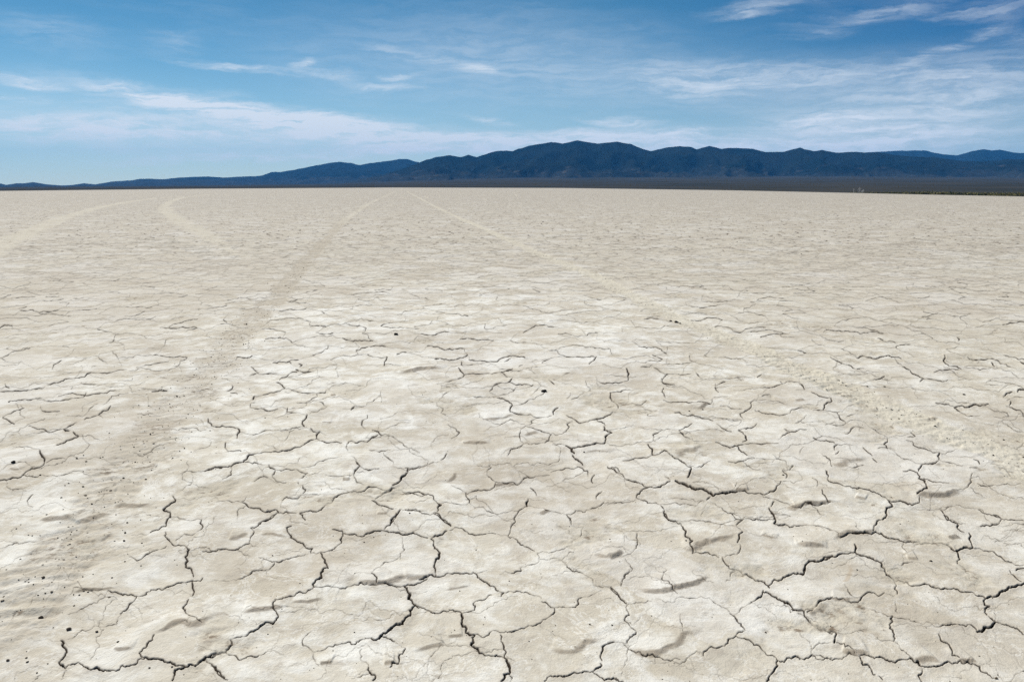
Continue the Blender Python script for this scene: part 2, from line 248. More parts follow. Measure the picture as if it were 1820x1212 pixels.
3.5:902,682 911,673;3:902,682 886,683 876,688;3:876,688 870,696;3:902,682 918,686 945,688 948,685;2:870,698 881,703 903,700 920,690;5:877,706 897,711 911,721
4:911,721 907,732;3:907,732 930,736;2:877,706 854,706 826,706;2:911,722 925,720 940,712 958,705;2:930,737 953,741 980,738;4:984,735 986,727 992,724
2:953,741 944,747 945,752 934,756;3:934,756 943,759 961,764 980,771;2.5:934,756 925,767 924,776 930,787;3:980,771 976,781 969,785;2:969,785 930,788;3:930,788 919,795 901,810
2:980,769 1001,769;2.5:1001,769 1008,753 1018,748;3:1007,737 1016,741 1032,751 1049,746;3:974,672 986,684;4:1049,747 1058,745 1085,737 1089,732;2:1089,732 1099,732
3:1059,746 1076,756;5:1074,758 1074,764 1088,769;5:1088,769 1076,776 1076,783;6:1076,785 1074,788 1052,790 1017,795;8:1006,790 1016,796 1021,803;6:1018,807 1027,814 1036,823
2:1005,789 982,788;5:1085,697 1085,705 1094,714 1099,724;3:1085,697 1106,693 1120,691;3:1064,678 1079,680 1106,678 1117,674;5:1114,656 1116,667 1117,673;4:1060,634 1055,642 1047,647
2.5:1000,667 1013,662;2:940,657 948,662;2:1041,677 1043,685 1048,688 1047,694;2:1037,698 1028,706 1015,711;2.5:959,704 968,698;2:792,688 804,693 797,698 787,707 776,716 777,721
3:777,721 788,727 784,735;2:784,736 797,741;2.5:797,756 809,762 817,769 803,779;1.5:851,735 859,746 873,748;2:873,748 881,753 933,753;3:794,805 783,816
2:781,818 760,823;2.5:760,821 746,829 720,830;2:871,828 873,831 866,835 865,842;2.5:865,842 883,855;2.5:1026,828 1002,831 979,836;3:1026,826 1044,834 1045,844
2:923,835 945,845 977,841;3:945,845 923,856;3:923,857 881,855;3.5:881,856 878,863 871,868 831,875;2:802,860 818,866 826,871;4:828,872 829,880 835,887 834,891
2:834,891 784,893;4:720,873 752,876 770,880 776,891;5:776,892 784,897 778,908;3:720,906 745,908 771,910;4:771,910 784,918 802,930;2:834,891 859,898 866,906 923,906
3:954,877 943,862;5:939,884 937,898;3:937,898 923,904 918,912 913,920;2:937,898 960,901 982,907 1007,912;3:1007,912 1015,922 1016,930;2.5:1007,912 1020,909 1023,904 1049,903
3:1049,903 1064,897 1073,891;3:1070,870 1063,876 1060,884;4:1057,842 1054,856;2:1073,893 1104,891 1120,889;3:1080,828 1081,831 1101,840;2.5:1139,654 1154,654 1160,649
2.5:1162,655 1177,662 1189,664;3:1189,664 1177,674;3.5:1175,676 1200,683;2:1189,664 1219,665 1233,662;2.5:1237,662 1245,670;2:1245,670 1278,673 1303,672 1342,671
3:1346,670 1354,664;2:1177,650 1211,648 1238,642;3:1180,688 1177,696 1183,707;3:1179,711 1209,715 1238,717 1263,718;3:1149,711 1139,719;3:1139,719 1107,714 1095,716
2:1139,720 1160,731 1152,736 1154,741 1167,741;3:1199,734 1214,738;3:1214,738 1248,743 1268,748;2:1266,743 1293,744 1318,745;2:1266,709 1264,717;2:1268,706 1293,705
3:1276,688 1271,688 1277,696;3:1273,685 1289,678;3:1320,743 1315,735 1328,729 1335,724 1334,717 1341,712;2:1341,712 1362,711;3:1354,706 1368,702;2:1280,720 1303,726 1318,727
3:1387,679 1391,684 1352,690;2:1391,683 1424,684;3:1342,729 1360,735 1380,738 1402,736;3:1404,736 1407,729 1424,725 1444,724;2:1362,714 1399,721;3:1274,753 1285,761 1300,766
4:1313,764 1325,773 1328,782 1320,785;3:1313,763 1335,760 1345,753;4:1272,787 1285,792 1310,793 1323,790;3:1323,790 1352,789 1384,787;4:1311,793 1318,803 1328,809;2:1328,809 1342,815
3:1342,815 1320,821 1295,821;2:1320,821 1328,829 1352,836;2:1342,815 1377,817;2:1373,807 1380,816 1402,828;3:1384,781 1392,774 1414,768 1434,764;2:1394,763 1404,767
2:1413,753 1424,748 1434,738;3:1230,753 1215,763 1207,766;4:1207,766 1214,773 1227,782;2:1227,782 1241,786 1258,786;3:1177,766 1160,774 1165,785;5:1152,790 1159,798 1160,809
3:1160,810 1137,815 1107,819;3:1160,810 1198,815;4:1198,815 1215,823 1229,832;6:1229,834 1222,850;2.5:1226,829 1251,826 1263,819;4:1080,829 1102,841
3.5:1102,841 1130,856 1152,866;4:1152,866 1174,867 1191,857;2:1191,857 1181,845;12:1201,857 1221,865 1241,871 1253,873;11:1253,873 1269,882;8:1269,882 1290,878 1310,875
4:1152,867 1137,877 1131,884;3:1131,884 1147,889 1172,897;2:1172,897 1199,894 1241,895;4:1256,889 1263,884;2:1131,887 1080,895;2:1241,895 1253,890
3:1174,898 1181,907;5:1181,908 1186,920;2:1263,893 1285,907 1318,924;2:1253,906 1246,917;3:1310,875 1328,876 1352,878;2:1352,878 1382,888 1412,902
3:1412,902 1431,894 1451,897 1476,891;4:1376,891 1371,899;6:1367,903 1375,914 1376,922;4:1352,877 1378,872 1380,866 1388,856;4:1391,836 1399,844 1397,850;5:1404,835 1410,828
3:1404,835 1393,836;2:1444,850 1453,856 1451,866;2:1429,793 1422,807;2:1309,860 1304,871;2:1444,898 1461,912;4:1467,836 1473,845 1471,852
4:1471,852 1502,865;4:1502,865 1539,870 1564,878 1578,887;5:1578,887 1608,891 1635,891;3:1635,891 1635,882;5:1578,887 1587,898;6:1587,899 1576,902 1576,912
7:1630,878 1648,870 1646,863;5:1646,863 1644,854 1633,850 1632,842;4:1632,842 1618,834 1606,837;3:1633,850 1658,856 1687,857;4:1461,871 1468,884 1472,891;3:1462,810 1473,816 1479,829
4:1477,709 1479,714 1465,721 1463,729;3:1463,730 1445,730;2:1463,730 1497,732;4:1421,685 1430,694;3:1442,698 1462,707 1478,708;3:1487,733 1492,741 1504,751
2:1504,751 1467,755;2:1505,740 1521,734;3:1502,769 1513,761 1519,757;2:1519,757 1536,759;2:1545,758 1559,766 1578,776;4:1578,776 1578,781 1571,787
3:1571,787 1578,794 1561,795;2:1578,794 1598,808 1618,815 1640,822;4:1620,766 1627,773;2:1627,774 1613,775;3:1612,780 1633,793 1670,803;6:1670,803 1669,815
4:1669,815 1660,821 1640,823;5:1640,823 1633,836;2:1670,803 1690,800 1702,795;2:1669,815 1712,828;4:1446,778 1455,782;3:1455,782 1482,785 1489,789
2:1489,789 1517,790;3:1489,789 1483,793 1483,800;4:1491,802 1485,809;3:1534,793 1544,803 1551,809;3:1551,813 1559,820;3:1517,830 1535,825
3:1476,634 1504,647;3:1504,647 1521,655;3:1523,656 1536,654;3:1603,652 1618,658;4:1618,659 1625,665 1643,673;3:1644,673 1685,674
3:1644,673 1635,679;5:1556,674 1572,669;4:1679,632 1677,642 1687,651;3:1687,651 1702,652 1710,657;3:1660,662 1682,658 1705,657;4:1763,643 1768,651
2:1767,653 1717,654;4:1814,642 1825,647;3:1663,715 1682,717 1697,722;5:1697,723 1722,723 1742,721 1757,717;4:1697,724 1707,731;2:1707,731 1742,738
5:1784,704 1789,699 1799,696;6:1809,696 1810,692 1825,692;3:1789,722 1814,729 1819,740;3:1794,721 1797,712;2:1783,745 1784,751 1804,763 1825,766;2:1744,721 1767,730 1794,738 1767,741
4:1731,815 1742,824;3:1724,830 1737,830;4:1768,828 1794,829;4:1784,830 1805,846;3:1738,858 1767,860;2:1767,860 1816,857
3:1729,840 1727,855 1717,865;2:1727,865 1747,880;2:1717,865 1692,871;3:1670,902 1680,912;5:1680,912 1686,919;3:1739,902 1767,913 1780,919
2:1670,901 1692,898;2:1590,638 1603,649"""
LEDGES = """10:257,1130 292,1124 319,1110 342,1114 366,1104 400,1085;7:121,1056 151,1049 182,1046 223,1038;7:198,1157 215,1157 238,1155;9:129,957 149,957 178,960;8:405,955 424,954 445,947;8:429,1087 452,1085 484,1082 516,1080
10:615,1035 645,1036 669,1035 697,1033 719,1028 760,1022;7:568,1182 580,1179 590,1179;8:682,1181 702,1179;5:459,949 479,949 516,953;6:513,1072 548,1073 578,1065;9:720,1031 745,1028 770,1021
6:794,1132 824,1129;9:735,1162 770,1148 792,1143;9:1052,987 1071,987 1091,987 1112,979;9:975,1153 992,1156 1017,1155 1052,1141 1076,1138;5:787,1047 812,1042 839,1037;10:1209,973 1229,975 1253,963 1290,959 1319,946
9:1117,1042 1142,1047 1164,1051 1204,1046 1231,1038 1248,1025 1269,1014;10:1112,1142 1130,1152 1149,1162 1174,1156 1199,1147 1214,1131 1233,1125 1262,1105;7:1412,969 1434,971 1474,975;5:1350,953 1382,959;9:1080,989 1092,987 1112,979;10:1471,965 1492,953 1514,948 1539,948 1572,934
7:1420,970 1445,971 1474,975;6:1477,1064 1494,1067 1521,1063;10:1494,1156 1519,1162 1549,1164;8:1613,994 1633,996;10:1635,1181 1650,1174 1670,1172;8:1705,1174 1734,1172
9:1432,1091 1452,1083 1473,1073;8:1692,957 1710,953;6:1504,997 1515,1016 1510,1033 1502,1037;11:139,929 168,919 194,908;9:69,920 99,920 139,919;9:198,901 220,898 248,899 282,894
6:171,876 205,873;6:15,834 37,835;6:230,832 280,826;6:711,665 736,659 760,654;5:570,753 590,752;6:588,705 598,704
6:608,852 622,851;5:669,912 689,912;6:929,774 943,769 960,766;8:878,862 893,860 923,857;6:819,788 844,788 873,788;6:960,913 975,904
6:794,856 803,847 812,837;6:856,746 878,745 903,741 918,737;6:720,665 745,659 770,654 792,655;6:1034,802 1062,800 1091,804;9:1199,816 1214,805 1229,800 1256,790;8:1402,898 1412,902 1434,896 1476,891
7:1238,729 1253,720 1266,717;7:1305,871 1332,872;6:1412,714 1431,712;9:1479,829 1494,828 1507,818 1526,816 1549,813;10:1633,884 1655,882 1687,878 1718,867;6:1420,901 1435,895 1455,894 1470,891 1494,888
6:1519,883 1539,887"""
# how far the playa reaches in each direction and how gently it sags to its rim
def az_of(u): return np.arctan2((np.asarray(u, float) - 910) / F, cp + (606 - 335) / F * sp)
_eu = np.array([-900, 0, 350, 700, 1000, 1300, 1500, 1660, 1820, 2400]); _ea = az_of(_eu)
_dv = np.array([8, 5.0, 2.0, 0.0, 0.8, 4.6, 8.3, 11.2, 13.3, 20.0])
_dd = np.array([1200, 1300, 1300, 1400, 1300, 1000, 800, 700, 640, 560.])
def rim(a): return np.interp(a, _ea, _dd), np.interp(a, _ea, _dv)
def sag(x, y):
    r = np.hypot(x, y); a = np.arctan2(x, np.maximum(y, 1e-6)); D, dv = rim(a)
    return -(dv / F) * np.maximum(r - 80.0, 0.0)

A0 = 0.6
ROWSTEP = 1.12                                           # photograph pixels between rows of the sheet near the viewer
vs = [1213.0]
st = ROWSTEP
while vs[-1] < 3400: st *= 1.03; vs.append(vs[-1] + st)
vs = vs[::-1] + list(np.arange(1213 - ROWSTEP, 352, -ROWSTEP))
vs = np.array(vs); Zr = np.array([to_ground(910, v)[1] for v in vs])
UN = 2100; UM = 0.84
ud = np.linspace(-UM, UM, UN); ext = UM + np.cumsum(0.012 * 1.12 ** np.arange(36))
us = np.concatenate([-ext[::-1], ud, ext]); NE = len(ext)
Xn = us[None, :] * (Zr[:, None] + A0); Yn = np.repeat(Zr[:, None], len(us), 1)
# farther rows run on to the rim
aa = np.arctan2(us * (Zr[-1] + A0), Zr[-1]); D, _ = rim(aa); Yend = D * np.cos(aa)
fr = []
for s in np.linspace(0, 1, 46)[1:]:
    y = Zr[-1] * (Yend / Zr[-1]) ** s; fr.append((us * (y + A0), y))
X = np.concatenate([Xn, np.array([f[0] for f in fr])]); Y = np.concatenate([Yn, np.array([f[1] for f in fr])])
NR, NC = X.shape; NN = len(Zr)
PU, PV = to_photo(X[:NN], Y[:NN]); PV = PV[:, 0].copy()   # every row lies at one photograph row
crack = np.zeros((NN, NC), np.float32)                   # 0..1, how open the mud is
deep = np.zeros((NN, NC), np.float32)                    # metres
near = np.zeros((NN, NC), np.float32)                    # closeness to a crack
dcol = (PU[:, NE + 1] - PU[:, NE]).astype(float); pu0 = PU[:, NE].astype(float)
vr = PV[::-1]                                            # ascending
def span(p, q, w):
    lo, hi = min(p[1], q[1]) - w, max(p[1], q[1]) + w
    i1 = NN - np.searchsorted(vr, lo); i0 = NN - np.searchsorted(vr, hi)
    i0 = max(i0 - 1, 0); i1 = min(i1 + 1, NN)
    if i1 <= i0: return None
    lo, hi = min(p[0], q[0]) - w, max(p[0], q[0]) + w
    j0 = int(np.min((lo - pu0[i0:i1]) / dcol[i0:i1])); j1 = int(np.max((hi - pu0[i0:i1]) / dcol[i0:i1])) + 2
    j0 = max(j0, 0) + NE; j1 = min(j1, UN) + NE
    if j1 <= j0: return None
    return i0, i1, j0, j1
def stamp(p, q, w0, w1, dep, halo):
    m = max(w0, w1) / 2 + halo
    b = span(p, q, m)
    if b is None: return
    i0, i1, j0, j1 = b
    U = PU[i0:i1, j0:j1]; V = PV[i0:i1, None]
    dx, dy = q[0] - p[0], q[1] - p[1]; L = dx * dx + dy * dy + 1e-9
    t = np.clip(((U - p[0]) * dx + (V - p[1]) * dy) / L, 0, 1)
    d = np.hypot(U - p[0] - t * dx, V - p[1] - t * dy); hw = (w0 + (w1 - w0) * t) / 2
    m = np.clip((hw + 0.62 - d) / 1.25, 0, 1) * np.minimum(1, hw * 1.7 + .12)
    np.maximum(crack[i0:i1, j0:j1], m, out=crack[i0:i1, j0:j1])
    np.maximum(deep[i0:i1, j0:j1], m * dep, out=deep[i0:i1, j0:j1])
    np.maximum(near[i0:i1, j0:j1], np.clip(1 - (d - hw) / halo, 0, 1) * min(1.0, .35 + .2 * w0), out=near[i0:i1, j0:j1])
def jag(pts, rough=0.16, step=4.5):
    """fray a polyline the way dry mud tears"""
    out = [pts[0]]
    def rec(a, b, k):
        l = math.hypot(b[0] - a[0], b[1] - a[1])
        if l < step or k > 7: out.append(b); return
        j = random.gauss(0, 1) * rough * l
        fs = max(.06, ((a[1] + b[1]) / 2 - HOR) / F * 1.25)            # foreshortening of the ground there
        ny = (b[0] - a[0]) / l * j * (fs + .12); nx = -(b[1] - a[1]) / l * j
        m = ((a[0] + b[0]) / 2 + nx, (a[1] + b[1]) / 2 + ny)
        rec(a, m, k + 1); rec(m, b, k + 1)
    for a, b in zip(pts, pts[1:]): rec(a, b, 0)
    return out
def draw(pts, w, rough=0.16, step=4.5, halo=None, taper=True):
    pts = jag(pts, rough, step); n = len(pts); ph = random.random() * 9
    ws = []
    for i in range(n):
        t = i / max(n - 1, 1); e = min(t, 1 - t) * 2
        k = 0.72 + 0.28 * math.sin(i * 0.9 + ph) * random.random() + 0.35 * (random.random() - .35)
        ws.append(max(.3, w * k * ((.62 + .5 * e) if taper else 1)))
    for i in range(n - 1):
        vv = pts[i][1]; sc = 1.0 / max(vv - HOR, 30) * 1.15          # metres per photograph pixel there
        stamp(pts[i], pts[i + 1], ws[i], ws[i + 1], 0.002 + 0.7 * ws[i] * sc, halo or max(7, min(20, (vv - HOR) / 40)))
for e in TRACES.replace('\n', ';').split(';'):
    wd, p = e.split(':'); pts = [tuple(map(float, q.split(','))) for q in p.split()]
    draw(pts, float(wd) * 0.50 if float(wd) > 2 else float(wd) * .5, rough=.15)
# hairlines between them
for k in range(170):
    v = 650 + 560 * random.random() ** 1.3; u = random.uniform(-40, 1860); a = random.uniform(-.5, .5) + (math.pi if random.random() < .5 else 0)
    pts = [(u, v)]
    for i in range(random.randint(2, 5)):
        a += random.gauss(0, .55); l = (v - HOR) * .035 * random.uniform(.6, 1.3)
        pts.append((pts[-1][0] + math.cos(a) * l, pts[-1][1] + math.sin(a) * l * .55))
    draw(pts, random.uniform(.35, .8), rough=.2)
# the net goes on: a torn hexagonal net of plates over the rest of the mud
def in_traced(u, v): return -25 < u < 1845 and v > 645
HX = 0.175
def hexv(i, j, k):
    r = random.Random(i * 92821 + j * 68917 + k * 1013 + 5)
    x = HX * math.sqrt(3) * (i + j / 2); y = HX * 1.5 * j + (HX if k else 0) * 1.0
    return x + r.gauss(0, .058), y + r.gauss(0, .054)
NETMAX = 17.0
for j in range(-1, int(NETMAX / (HX * 1.5)) + 2):
    yy = HX * 1.5 * j
    hw_ = 0.84 * (max(yy, 0) + A0) + .6
    for i in range(int(-hw_ / (HX * 1.732) - j / 2) - 1, int(hw_ / (HX * 1.732) - j / 2) + 2):
        b = hexv(i, j, 1)
        for a in (hexv(i, j, 0), hexv(i, j + 1, 0), hexv(i - 1, j + 1, 0)):
            if a[1] < .3 or b[1] < .3: continue
            p, q = to_photo(*a), to_photo(*b); m = ((p[0] + q[0]) / 2, (p[1] + q[1]) / 2)
            k = random.random(); tr = in_traced(*m)
            if k < (.36 if tr else .05): continue
            fade = np.clip((NETMAX - b[1]) / 9, 0, 1)
            wd = (0.62 + 1.4 * random.random() ** 3) * (1.0 if b[1] < 4.2 else max(.22, 4.2 / b[1])) * fade
            if tr: wd = random.uniform(.3, .95)
            if k > .93: q = m
            if b[1] > 8 and random.random() > fade * 1.15: continue
            draw([p, q], wd * .85, rough=.17, step=3.5, taper=False)
# ---- relief
H = np.zeros((NR, NC), np.float32)
H += 0.010 * fbm(X, Y, 1.3, 3) + 0.006 * fbm(X, Y, 4.2, 3, off=3) * np.clip(8 / np.maximum(Y, 1), 0, 1)
Hn = H[:NN]
ledge = np.zeros((NN, NC), np.float32)
for e in LEDGES.replace('\n', ';').split(';'):
    hwid, p = e.split(':'); hwid = float(hwid); pts = [tuple(map(float, q.split(','))) for q in p.split()]
    # dense samples of the broken edge, on the ground
    dense = []
    for a, b in zip(pts, pts[1:]):
        for t in np.linspace(0, 1, 8, endpoint=False): dense.append((a[0] + (b[0] - a[0]) * t, a[1] + (b[1] - a[1]) * t))
    dense.append(pts[-1]); dense = np.array(dense); n = len(dense)
    scv = 1.0 / (dense[:, 1].mean() - HOR)                         # metres per px across
    g = np.array([to_ground(u, v) for u, v in dense])
    face = hwid * 1.5 * scv                                 # how deep the slope is towards the viewer
    lift = face * 0.25; back = face * 3.5
    b = span((dense[:, 0].min(), dense[:, 1].min()), (dense[:, 0].max(), dense[:, 1].max()), hwid * 11)
    if b is None: continue
    i0, i1, j0, j1 = b; gx = X[i0:i1, j0:j1]; gy = Y[i0:i1, j0:j1]
    # height depends on how far behind (+) or before (-) the edge a point lies
    ds = []; best = np.full(gx.shape, 1e9); th = np.zeros(gx.shape)
    for k in range(n - 1):
        ax, ay = g[k]; bx, by = g[k + 1]; dx, dy = bx - ax, by - ay; L = dx * dx + dy * dy + 1e-12
        t = np.clip(((gx - ax) * dx + (gy - ay) * dy) / L, 0, 1); ex = gx - ax - t * dx; ey = gy - ay - t * dy
        d = np.hypot(ex, ey); ds.append((d, t, (dx * ey - dy * ex) / math.sqrt(L), math.sqrt(L))); th = np.where(d < best, (k + t) / (n - 1), th); best = np.minimum(best, d)
    sw = np.zeros(gx.shape); ss = np.zeros(gx.shape); st_ = np.zeros(gx.shape)
    for k, (d, t, sd_, L) in enumerate(ds):
        wk = np.exp(-np.minimum((d - best) / (face * .45), 60)) * L
        sw += wk; ss += wk * sd_; st_ += wk * (k + t) / (n - 1)
    s = ss / sw; tt = st_ / sw
    s = s + face * .8 * fbm(gx, gy, 14, 4, .6, off=7.0)
    env = sstep(0, .3, np.minimum(tt, 1 - tt)) * sstep(0, .1, np.minimum(th, 1 - th)) * np.clip(1.0 + .55 * fbm(gx, gy, 7, 2, off=float(len(e))), 0.5, 1.35)
    env *= sstep(face * 5.5, face * 2.0, best)
    up = sstep(-face * .5, face * .5, s) * np.exp(-np.maximum(s - face * .5, 0) / back)
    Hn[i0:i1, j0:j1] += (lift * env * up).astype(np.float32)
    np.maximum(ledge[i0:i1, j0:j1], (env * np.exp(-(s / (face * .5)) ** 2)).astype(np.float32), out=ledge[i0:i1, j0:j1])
# plates curl up a little along the cracks
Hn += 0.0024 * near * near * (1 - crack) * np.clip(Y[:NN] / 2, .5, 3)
Hn -= deep
# ---- tyre tracks pressed into the mud: centre line on the ground, half width, strength
def gl(pts): return np.array([to_ground(u, v) for u, v in pts])
TRACKS = [
    ('left', gl([(10, 1110), (150, 925), (262, 800), (332, 705), (385, 640), (428, 592), (482, 538), (548, 462), (610, 392), (655, 362), (692, 345), (706, 339.5)]), .105, 'crumbled'),
    ('right', gl([(1990, 900), (1700, 775), (1545, 712), (1420, 657), (1310, 607), (1190, 560), (1060, 492), (960, 452), (870, 411), (790, 376), (745, 352), (727, 343), (722, 339)]), .09, 'pale'),
    ('curveA', gl([(-260, 560), (-60, 462), (0, 436), (50, 413), (110, 388), (165, 371), (215, 361), (270, 353), (330, 348.5)]), .26, 'pale'),
    ('curveB', gl([(420, 452), (385, 428), (352, 410), (322, 395), (300, 380), (292, 368), (300, 359), (325, 351), (370, 345.5)]), .25, 'pale')]
tmask = np.zeros((4, NR, NC), np.float32); tarc = np.zeros((NR, NC), np.float32); tside = np.zeros((NR, NC), np.float32)     # run along and across the tread
for k, (nm, g, hw, kind) in enumerate(TRACKS):
    pts = []
    for a, b in zip(g, g[1:]):
        nseg = max(2, int(np.hypot(*(b - a)) / max(.12, .02 * min(a[1], b[1]))))
        for t in np.linspace(0, 1, min(nseg, 14), endpoint=False): pts.append(a + (b - a) * t)
    pts.append(g[-1]); pts = np.array(pts)
    for _ in range(4): pts[1:-1] = .25 * pts[:-2] + .5 * pts[1:-1] + .25 * pts[2:]
    np_ = len(pts); arc = np.concatenate([[0], np.cumsum(np.hypot(*np.diff(pts, axis=0).T))])
    for ip, (a, b) in enumerate(zip(pts, pts[1:])):
        tp = min(1.0, .25 + ip / (np_ * .35)) if nm == 'curveB' else 1.0
        lo, hi = min(a[1], b[1]) - hw * 2.2, max(a[1], b[1]) + hw * 2.2
        i0 = np.searchsorted(Y[:, NC // 2], lo); i1 = np.searchsorted(Y[:, NC // 2], hi)
        i0 = max(i0 - 1, 0); i1 = min(i1 + 1, NR)
        if i1 <= i0: continue
        xl, xh = min(a[0], b[0]) - hw * 2.2, max(a[0], b[0]) + hw * 2.2
        ym0, ym1 = Y[i0, NC // 2] + A0, Y[i1 - 1, NC // 2] + A0
        ul = min(xl / ym0, xl / ym1); uh = max(xh / ym0, xh / ym1)
        j0 = np.searchsorted(us, ul); j1 = np.searchsorted(us, uh)
        if j1 <= j0: continue
        gx = X[i0:i1, j0:j1]; gy = Y[i0:i1, j0:j1]
        dx, dy = b - a; L = dx * dx + dy * dy + 1e-12
        t = np.clip(((gx - a[0]) * dx + (gy - a[1]) * dy) / L, 0, 1)
        d = np.hypot(gx - a[0] - t * dx, gy - a[1] - t * dy)
        m = np.clip(1.6 - d / (hw * tp), 0, 1) * min(1, tp + .25)
        if k < 2:
            nw = m > tmask[k, i0:i1, j0:j1]
            tarc[i0:i1, j0:j1][nw] = (arc[ip] + t * math.sqrt(L))[nw]; tside[i0:i1, j0:j1][nw] = (d * np.sign(dx * (gy - a[1]) - dy * (gx - a[0])) / hw)[nw]
        np.maximum(tmask[k, i0:i1, j0:j1], m.astype(np.float32), out=tmask[k, i0:i1, j0:j1])
ragged = fbm(X, Y, 5, 4, .6, off=9)
dark = np.clip(sstep(.25, .80, tmask[0] + ragged * 1.0), 0, 1)
pale = np.clip(np.max([sstep(.25, .75, tmask[1] + ragged * .9), sstep(.2, .95, tmask[2] + ragged * .7) * .8, sstep(.2, .95, tmask[3] + ragged * .7) * .8], 0), 0, 1)
far_ = sstep(17, 27, Y)                                      # out there the left track is only powdery
pale = np.maximum(pale, dark * far_ * .75); dark = dark * (1 - far_) * (.75 + .25 * sstep(3.5, 8, Y))
pr = np.maximum(dark, pale)
crumb = fbm(X, Y, 26, 4, .65, off=21)
lug = np.sin(tarc * (2 * math.pi / .062) + np.abs(tside) * 2.2) * sstep(1.15, .85, np.abs(tside))     # lugs pressed by the tyre, half crumbled away
lug *= np.clip(.55 + 1.6 * fbm(X, Y, 2.6, 3, off=33), 0, 1) * (Y < 16)
H += pr * (0.0036 * lug + .004 * np.exp(-((np.abs(tside) - 1.15) / .22) ** 2) * (Y < 16) * np.clip(.5 + fbm(X, Y, 6, 3, off=40), 0, 1))
H += pr * (-0.004 + 0.0035 * crumb * np.clip(9 / np.maximum(Y, 1), .15, 1) + .002 * fbm(X, Y, 60, 2, off=4) * (Y < 9))
keep = 1 - np.maximum(.55 * dark[:NN], .8 * pale[:NN])
Hn += deep * (1 - keep)
crack *= keep; near *= keep
full = lambda a: np.concatenate([a, np.zeros((NR - NN, NC), np.float32)])
netw = np.concatenate([np.clip((NETMAX - Yn) / 9, 0, 1), np.zeros((NR - NN, NC))]).astype(np.float32)
netw[:, :NE] = 0; netw[:, -NE:] = 0
H += sag(X, Y)
H[-1] -= 0.4
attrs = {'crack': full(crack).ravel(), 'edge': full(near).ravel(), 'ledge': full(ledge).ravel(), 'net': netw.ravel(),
         'dark_track': dark.ravel(), 'pale_track': pale.ravel()}
co = np.stack([X, Y, H], -1).reshape(-1, 3)
quads = grid_quads(NR, NC)
owner = np.full(NR * NC, -1, np.int8); tm = tmask.reshape(4, -1)
for k in range(4): owner[tm[k] > .35] = k
fo = owner[quads[:, 0]]

# ------------------------------------------------------------------ mud material
mud = bpy.data.materials.new('cracked_mud'); mud.use_nodes = True; mud.node_tree.nodes.clear(); n = NT(mud.node_tree)
P = n.new('ShaderNodeNewGeometry').outputs['Position']
def attr(nm): return n.new('ShaderNodeAttribute', attribute_name=nm).outputs['Fac']
P2 = n.new('ShaderNodeVectorMath', {0: P, 1: (1, 1, 0)}, operation='MULTIPLY').outputs[0]
n1 = n.noise(P2, 2.1, 6, .62, .6).outputs[0]
n2 = n.noise(n.mapping(P2, loc=(5, 2, 1)), 5.5, 8, .68, .35).outputs[0]
n3 = n.noise(n.mapping(P2, loc=(1, 9, 3)), 17, 6, .65, .4).outputs[0]
n4 = n.noise(P2, 210, 4, .65).outputs[0]
ve = n.noise(n.mapping(P2, loc=(3, 7, 5)), 3.4, 7, .66, .5).outputs[0]
big = n.noise(P2, .35, 4, .55).outputs[0]
# bloom of salt; its fall-off also paints lens darkening and far relief shade
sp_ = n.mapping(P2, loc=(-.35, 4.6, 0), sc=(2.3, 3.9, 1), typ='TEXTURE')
salt_shade = n.ramp(n.math('ADD', n.new('ShaderNodeVectorMath', {0: sp_}, operation='LENGTH').outputs['Value'], n.math('MULTIPLY', n.math('SUBTRACT', big, .5), 1.4)), 1.45, .45, .35, 1.0)
base = n.mix(n.math('MULTIPLY', n.ramp(n1, .30, .70), n.math('ADD', n.math('MULTIPLY', salt_shade, .85), .15)), (.416, .374, .296), (.546, .511, .430))
base = n.mix(n.math('MULTIPLY', n.ramp(n2, .43, .63, 0, .8), salt_shade), base, (.694, .686, .635))
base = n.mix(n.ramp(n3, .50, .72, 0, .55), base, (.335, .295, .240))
base = n.mix(n.math('MULTIPLY', n.ramp(n3, .48, .30, 0, .5), salt_shade), base, (.660, .650, .610))
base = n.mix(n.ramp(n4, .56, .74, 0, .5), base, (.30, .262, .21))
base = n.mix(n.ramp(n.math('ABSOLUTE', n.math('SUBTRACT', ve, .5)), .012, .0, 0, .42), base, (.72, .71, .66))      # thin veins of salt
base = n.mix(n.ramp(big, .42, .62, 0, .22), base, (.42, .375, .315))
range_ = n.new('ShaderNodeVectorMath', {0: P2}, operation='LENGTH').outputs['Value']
base = n.mix(n.ramp(n.math('LOGARITHM', n.math('ADD', range_, 1.0), 10.0), .75, 1.95, 0, .72), base, (.350, .320, .270))   # darker with distance: shade of far relief put into the colour
# plates too far away to be torn one by one
wc = n.new('ShaderNodeVectorMath', {0: n.noise(P2, 4.0, 4, .6).outputs['Color'], 1: (.5, .5, .5)}, operation='SUBTRACT').outputs[0]
wc = n.new('ShaderNodeVectorMath', {0: wc, 1: (.26, .26, 0)}, operation='MULTIPLY').outputs[0]
Pw = n.new('ShaderNodeVectorMath', {0: P2, 1: wc}, operation='ADD').outputs[0]
vd = n.new('ShaderNodeTexVoronoi', {'Vector': Pw, 'Scale': 3.0}, feature='DISTANCE_TO_EDGE', voronoi_dimensions='2D').outputs['Distance']
vc = n.new('ShaderNodeTexVoronoi', {'Vector': Pw, 'Scale': 2.2}, feature='F1', voronoi_dimensions='2D').outputs['Color']
vw = n.ramp(n.noise(P2, 1.7, 3, .5).outputs[0], .38, .66, .006, .062)
far = n.math('SUBTRACT', 1.0, attr('net'), clamp=True)
dt, pt = attr('dark_track'), attr('pale_track')
trk = n.math('MAXIMUM', dt, pt)
fcr = n.math('MULTIPLY', n.math('LESS_THAN', vd, vw), n.math('MULTIPLY', far, n.math('SUBTRACT', 1.0, n.math('MULTIPLY', trk, .9))))
